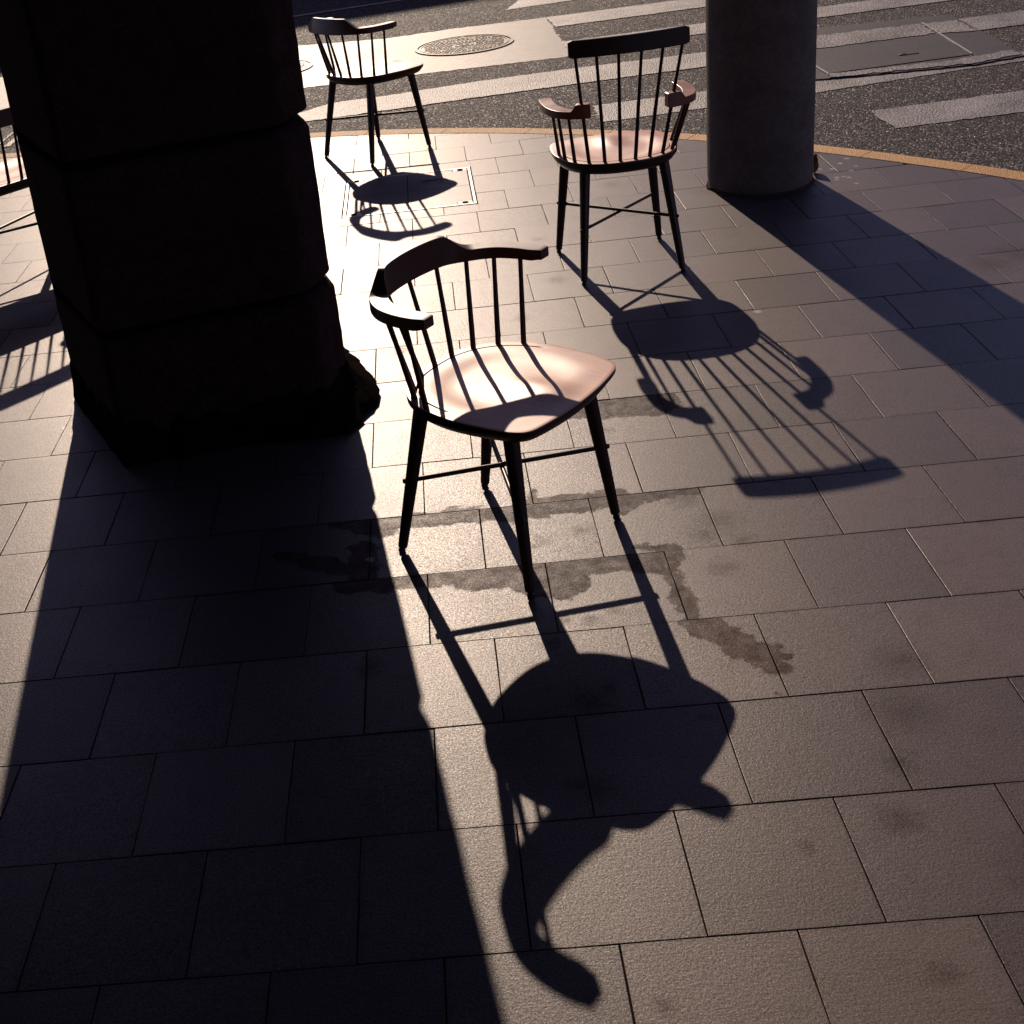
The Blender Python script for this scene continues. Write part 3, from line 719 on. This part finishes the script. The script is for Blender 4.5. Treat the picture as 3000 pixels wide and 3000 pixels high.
# ------------------------------------------------------------------ chairs
SEAT_Z = 0.470
CH_OUT = [(0, -0.208), (0.09, -0.198), (0.165, -0.158), (0.215, -0.09), (0.240, 0.0), (0.243, 0.08), (0.235, 0.16), (0.224, 0.207), (0.203, 0.236), (0.16, 0.250), (0.08, 0.262), (0, 0.266)]
def sym(half): return half + [(-x, y) for x, y in reversed(half[1:-1])]
CH_SYM = sym(CH_OUT)
def seat(out, center, parent, dish=0.0075, ridge=True, thick=0.048, uplift=0.0):
    O = [Vector((p.x, p.y)) for p in catmull([(a, b, 0) for a, b in out], 6, True)]; c = Vector(center)
    n = len(O); rings = []
    def ring(t, zf): return [(c.x + (p.x - c.x) * t, c.y + (p.y - c.y) * t, zf(c + (p - c) * t, p, t)) for p in O]
    def ztop(q, p, t):
        back = sstep(0.02, -0.05, p.y)                  # rim only round the back
        inner = 1 - sstep(0.40, 0.875, t)
        d = dish * sstep(0, 1, inner) * (1.0 if t < 0.875 else 0.6)
        d *= sstep(0.24, 0.06, q.y)
        rz = 0.0
        if ridge: rz = 0.010 * math.exp(-(q.x / 0.05) ** 2) * sstep(-0.02, 0.12, q.y) * sstep(0.27, 0.13, q.y)
        g = 0.0075 * back if abs(t - 0.885) < 0.0108 else 0.0
        return SEAT_Z - d + rz - g - 0.006 * sstep(0.06, 0.27, q.y) - 0.004 * (abs(q.x) / 0.24) ** 2 * sstep(-0.05, 0.1, q.y)
    ts = [0.06, 0.14, 0.22, 0.3, 0.38, 0.46, 0.54, 0.62, 0.68, 0.74, 0.79, 0.83, 0.86, 0.8730, 0.8745, 0.885, 0.8955, 0.8970, 0.93, 0.96, 0.982]
    for t in ts: rings.append(ring(t, ztop))
    rings.append(ring(0.997, lambda q, p, t: ztop(q, p, 0.985) - 0.0006))
    rings.append(ring(1.0, lambda q, p, t: ztop(q, p, 0.985) - 0.003))
    rings.append(ring(0.994, lambda q, p, t: SEAT_Z - 0.022))
    rings.append(ring(0.925, lambda q, p, t: SEAT_Z - thick + 0.004))
    rings.append(ring(0.90, lambda q, p, t: SEAT_Z - thick))
    rings.append(ring(0.5, lambda q, p, t: SEAT_Z - thick))
    mb = MB().rings(rings)
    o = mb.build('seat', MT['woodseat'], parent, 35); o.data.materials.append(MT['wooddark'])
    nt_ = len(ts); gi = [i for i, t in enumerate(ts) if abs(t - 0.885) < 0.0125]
    # side, underside and groove cut take the leg wood: shade put into the colour
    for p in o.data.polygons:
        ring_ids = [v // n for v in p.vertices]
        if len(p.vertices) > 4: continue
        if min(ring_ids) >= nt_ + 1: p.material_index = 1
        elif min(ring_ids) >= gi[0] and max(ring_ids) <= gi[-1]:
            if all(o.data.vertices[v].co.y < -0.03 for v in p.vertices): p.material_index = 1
    for s_ in (-1, 1):
        a = Vector((s_ * 0.205, -0.027)) if out is CH_SYM else None
        if a is not None:
            b = a + Vector((s_ * -0.022, 0.018)); e_ = (b - a).normalized(); w_ = Vector((-e_.y, e_.x)) * 0.0016
            MB().prism([tuple(a + w_), tuple(b + w_), tuple(b - w_), tuple(a - w_)], SEAT_Z - 0.006, SEAT_Z - 0.0005).build('groove_end', MT['wooddark'], parent)
    return o
def leg(foot, top, parent, r0=0.0130, r1=0.0212):
    f = Vector((*foot, 0)); t = Vector(top); d = (t - f).normalized()
    P = [f + d * k for k in (0.0125, 0.0165)] ; rad = [r0 * 0.72, r0]
    L = (t - f).length
    for k in range(1, 9): q = 0.0165 + (L - 0.0165) * k / 8; P.append(f + d * q); rad.append(r0 + (r1 - r0) * (k / 8) ** 0.9)
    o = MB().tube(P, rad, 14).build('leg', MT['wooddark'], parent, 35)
    ft = MB().tube([f + Vector((0, 0, 0.0005)), f + Vector((0, 0, 0.006)), f + d * 0.009, f + d * 0.0135], [0.0095, 0.0100, 0.0070, 0.0070], 12).build('foot_glide', MT['nylon'], o)
    return o
def legpt(foot, top, z): f = Vector((*foot, 0)); t = Vector(top); return f.lerp(t, z / t.z)
def stretchers(feet, tops, parent, z=0.215, r=0.0066):
    pairs = ((0, 3), (1, 2)); dz = (0.004, -0.004)
    for (a, b), q in zip(pairs, dz):
        p0 = legpt(feet[a], tops[a], z + q); p1 = legpt(feet[b], tops[b], z + q); e = (p1 - p0).normalized()
        pts = [p0 - e * 0.024, p0 - e * 0.021, p0, p0.lerp(p1, .5), p1, p1 + e * 0.021, p1 + e * 0.024]
        MB().tube(pts, [0.0045, 0.0070, r, r, r, 0.0070, 0.0045], 10).build('stretcher', MT['wooddark'], parent, 40)
def spindle(a, b, parent, r0=0.0074, r1=0.0060):
    a, b = Vector(a), Vector(b); a = a - (b - a).normalized() * 0.006
    P = [a.lerp(b, t) for t in (0, .25, .5, .75, 1)]
    return MB().tube(P, [r0, r0 * .98, (r0 + r1) / 2, r1, r1], 10).build('spindle', MT['wooddark'], parent, 45)
def rbox(w2a, w2b, z0, z1, outw, rad=0.005, lean=0.0):
    """section points as (offset outward, z) of a rounded trapezoid: half width w2a at the bottom, w2b at the top"""
    P = [(-w2a + rad, z0), (w2a - rad, z0), (w2a - rad * .3, z0 + rad * .3), (w2a, z0 + rad), (w2b + lean, z1 - rad), (w2b + lean - rad * .3, z1 - rad * .3), (w2b + lean - rad, z1), (-w2b + lean + rad, z1), (-w2b + lean + rad * .3, z1 - rad * .3), (-w2b + lean, z1 - rad), (-w2a, z0 + rad), (-w2a + rad * .3, z0 + rad * .3)]
    return P
def sweep_rail(path, secfn, name, parent, mat, endk=0.55, sharp=17):
    path = [Vector(p) for p in path]; rings = []; n = len(path)
    cum = [0]
    for a, b in zip(path, path[1:]): cum.append(cum[-1] + (b - a).length)
    for i, p in enumerate(path):
        t = (path[min(i + 1, n - 1)] - path[max(0, i - 1)]).normalized(); nr = Vector((-t.y, t.x, 0)).normalized()
        rings.append([(p.x + nr.x * o, p.y + nr.y * o, z) for o, z in secfn(i, p, cum[i], cum[-1])])
    def cap(r, e):
        c = Vector((sum(q[0] for q in r) / len(r), sum(q[1] for q in r) / len(r), sum(q[2] for q in r) / len(r)))
        return [tuple(c + (Vector(q) - c) * 0.93 + e) for q in r]
    t0 = (path[0] - path[1]).normalized() * 0.004; t1 = (path[-1] - path[-2]).normalized() * 0.004
    rings = [cap(rings[0], t0)] + rings + [cap(rings[-1], t1)]
    return MB().rings(rings).build(name, mat, parent, sharp)
FEET = [(-0.2149, 0.2100), (0.2149, 0.2100), (-0.1973, -0.2100), (0.1973, -0.2100)]
TOPS = [(-0.172, 0.158, 0.446), (0.172, 0.158, 0.446), (-0.152, -0.118, 0.446), (0.152, -0.118, 0.446)]
def low_chair(label, group):
    t = empty('low_back_chair'); tag(t, label, 'chair', group)
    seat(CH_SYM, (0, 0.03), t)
    for f, p in zip(FEET, TOPS): leg(f, p, t)
    stretchers(FEET, TOPS, t)
    B = [(0, -0.186), (0.068, -0.180), (0.134, -0.157), (0.186, -0.112), (0.219, -0.052)]
    T = [(0, -0.244), (0.105, -0.232), (0.182, -0.190), (0.231, -0.134), (0.251, -0.064)]
    for (bx, by), (tx, ty) in zip(B, T):
        for s in ((1, -1) if bx else (1,)): spindle((s * bx, by, SEAT_Z - 0.004), (s * tx, ty, 0.708), t)
    half = [(0, -0.246), (0.11, -0.233), (0.184, -0.192), (0.232, -0.136), (0.252, -0.068), (0.253, 0.008)]
    pts = catmull([(-x, y, 0) for x, y in reversed(half[1:])] + [(x, y, 0) for x, y in half], 9)
    def sec(i, p, s, L):
        ax = abs(p.x); k = sstep(0.196, 0.122, ax) if p.y < -0.1 else 0.0
        wa = 0.0245; e = min(s, L - s); wa *= 0.80 + 0.20 * sstep(0, 0.03, e); wa = wa * (1 - k) + 0.0165 * k
        wb = wa * (1 - k) + 0.0095 * k; z0 = 0.702 + 0.004 * sstep(0.03, 0.0, e); z1 = 0.733 * (1 - k) + 0.781 * k
        if k > 0: z1 += 0.002 * (1 - (ax / 0.2) ** 2)
        return rbox(wa, wb, z0, z1, 1, 0.0022, 0.006 * k)
    sweep_rail(pts, sec, 'curved_top_rail', t, MT['woodrail'])
    return t
def high_chair(label, group=None):
    t = empty('high_back_armchair'); tag(t, label, 'chair', group)
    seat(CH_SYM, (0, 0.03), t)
    for f, p in zip(FEET, TOPS): leg(f, p, t)
    stretchers(FEET, TOPS, t)
    UB = [(0.029, -0.186), (0.086, -0.176), (0.142, -0.154)]; UT = [(0.042, -0.282), (0.122, -0.277), (0.197, -0.264)]
    for (bx, by), (tx, ty) in zip(UB, UT):
        for s in (1, -1): spindle((s * bx, by, SEAT_Z - 0.004), (s * tx, ty, 0.895), t)
    AB = [(0.189, -0.114), (0.2155, -0.058), (0.2235, 0.02)]; AT = [(0.222, -0.205), (0.252, -0.160), (0.261, -0.090)]
    for (bx, by), (tx, ty) in zip(AB, AT):
        for s in (1, -1): spindle((s * bx, by, SEAT_Z - 0.004), (s * tx, ty, 0.668), t)
    for s in (1, -1):
        pts = catmull([(s * x, y, 0) for x, y in [(0.147, -0.226), (0.175, -0.222), (0.212, -0.205), (0.243, -0.165), (0.261, -0.105), (0.266, -0.03), (0.262, 0.052)]], 6)
        def sec(i, p, q, L):
            k = 1 - sstep(0.045, 0.062, q); wa = 0.020 + 0.0055 * sstep(0.05, 0.12, q); wa *= 0.90 + 0.10 * sstep(0, 0.02, L - q)
            return rbox(wa, wa * (1 - 0.12 * k), 0.661, 0.690 + 0.024 * k, 1, 0.002)
        sweep_rail(pts, sec, 'arm', t, MT['woodarm'])
    pts = catmull([(x, y, 0) for x, y in [(-0.217, -0.262), (-0.15, -0.277), (-0.07, -0.287), (0, -0.290), (0.07, -0.287), (0.15, -0.277), (0.217, -0.262)]], 6)
    def sec(i, p, q, L):
        e = min(q, L - q); c = 0.0045 * (1 - sstep(0, 0.008, e)) ** 2
        return rbox(0.0095, 0.0080, 0.890 + c, 0.955 - c, 1, 0.004, -0.012 if False else 0.0)
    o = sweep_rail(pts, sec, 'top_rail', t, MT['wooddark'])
    return t
def bench(label):
    t = empty('spindle_back_bench'); tag(t, label, 'bench')
    out = sym([(0, -0.240), (0.25, -0.240), (0.45, -0.236), (0.545, -0.205), (0.59, -0.13), (0.607, 0.0), (0.612, 0.12), (0.607, 0.195), (0.58, 0.232), (0.45, 0.242), (0.25, 0.246), (0, 0.248)])
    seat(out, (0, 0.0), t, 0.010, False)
    feet = [(-0.560, 0.185), (0.560, 0.185), (-0.560, -0.185), (0.560, -0.185)]
    tops = [(-0.515, 0.150, 0.446), (0.515, 0.150, 0.446), (-0.515, -0.140, 0.446), (0.515, -0.140, 0.446)]
    for f, p in zip(feet, tops): leg(f, p, t)
    stretchers(feet, tops, t, 0.21)
    for k in range(-8, 9):
        bx = 0.067 * k; e = max(0, abs(bx) - 0.42); spindle((bx, -0.218 + e * 0.35, SEAT_Z - 0.004), (bx * 1.04, -0.242 + e * 0.3, 0.722), t)
    half = [(0, -0.247), (0.2, -0.247), (0.40, -0.243), (0.52, -0.222), (0.585, -0.165), (0.60, -0.09), (0.598, 0.01)]
    pts = catmull([(-x, y, 0) for x, y in reversed(half[1:])] + [(x, y, 0) for x, y in half], 8)
    def sec(i, p, q, L):
        ax = abs(p.x); k = 1 - sstep(0.50, 0.56, ax); wa = 0.0215 * (1 - k) + 0.016 * k; wb = wa * (1 - k) + 0.0095 * k
        return rbox(wa, wb, 0.716, 0.742 * (1 - k) + 0.792 * k, 1, 0.0022, -0.008 * k)
    sweep_rail(pts, sec, 'curved_top_rail', t, MT['woodrail'])
    return t
MT['woodrail'] = wood_mat('near black rail wood', (0.050, 0.015, 0.011), (0.030, 0.009, 0.008), 0.36, 0.55, (0.3, 0.3, 1))  # rail wood darkened, backlit shade put into the colour
MT['woodarm'] = wood_mat('stained rail wood', (0.220, 0.068, 0.032), (0.130, 0.036, 0.018), 0.36, 0.6, (0.3, 0.3, 1))  # lighter orange for the arms, sunlight put into the colour
def place(o, x, y, rz): o.location = (x, y, 0); o.rotation_euler = (0, 0, rz)
def copy_tree(o, parent=None):
    c = o.copy(); COL.objects.link(c); c.parent = parent
    for ch in list(o.children): copy_tree(ch, c)
    return c
GR = 'low spindle-back chairs with curved rails'
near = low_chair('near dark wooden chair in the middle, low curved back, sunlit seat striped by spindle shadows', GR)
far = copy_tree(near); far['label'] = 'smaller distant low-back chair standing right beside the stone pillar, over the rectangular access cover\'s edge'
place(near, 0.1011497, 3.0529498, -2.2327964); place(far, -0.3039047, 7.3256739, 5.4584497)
hi = high_chair('tall-backed dark armchair with short arms and straight top rail, left of the round column'); place(hi, 0.7253004, 5.1099946, 0.0823787)
bn = bench('dark spindle-back bench at the left picture edge, mostly hidden by the stone pillar'); place(bn, -2.116, 5.718, R(46.5))

# ------------------------------------------------------------------ buildings out of frame (arcade overhead, houses across the street)
ab = empty('arcade_building', (0, 0, 0)); tag(ab, 'dark building standing over the pillar and the round column', 'building')
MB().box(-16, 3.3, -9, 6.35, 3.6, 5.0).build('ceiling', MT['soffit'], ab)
MB().box(-16, 3.3, -5.4, -5.0, 0, 3.6).build('wall', MT['soffit'], ab)
MB().box(-2.9, -2.65, -5.0, 4.1, 0, 3.6).build('wall', MT['soffit'], ab)  # unseen side wall, added to keep sky light off the left shadow
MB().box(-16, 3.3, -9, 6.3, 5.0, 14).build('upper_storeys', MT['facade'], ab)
def far_edge(h, sx, sy):
    k = h / math.tan(EL); return (sx - k * math.cos(AZ), sy - k * math.sin(AZ))
hh = 10.0; p0 = Vector(far_edge(hh, *rp(-1.04, 12.04))); p1 = Vector(far_edge(hh, *rp(0.56, 12.40))); e = (p1 - p0).normalized()
ob = empty('house_across_street', (p0.x, p0.y, ZR)); ob.rotation_euler = (0, 0, math.atan2(e.y, e.x)); tag(ob, 'house across the street whose roof edge shades the far roadway', 'building')
MB().box(-16, 22, 0, 9, 0, hh + 0.02).build('wall', MT['facade'], ob)
wm = None
for fl in range(3):
    for i in range(14):
        xx = -14.5 + i * 2.6; zz = 1.0 + fl * 3.1
        o = MB().box(xx, xx + 1.2, -0.03, 0.05, zz, zz + 1.7).build('window', MT['glass'], ob) if wm is None else link(bpy.data.objects.new('window', wm), ob)
        if wm is None: wm = o.data; x00, z00 = xx, zz
        else: o.location = (xx - x00, 0, zz - z00)
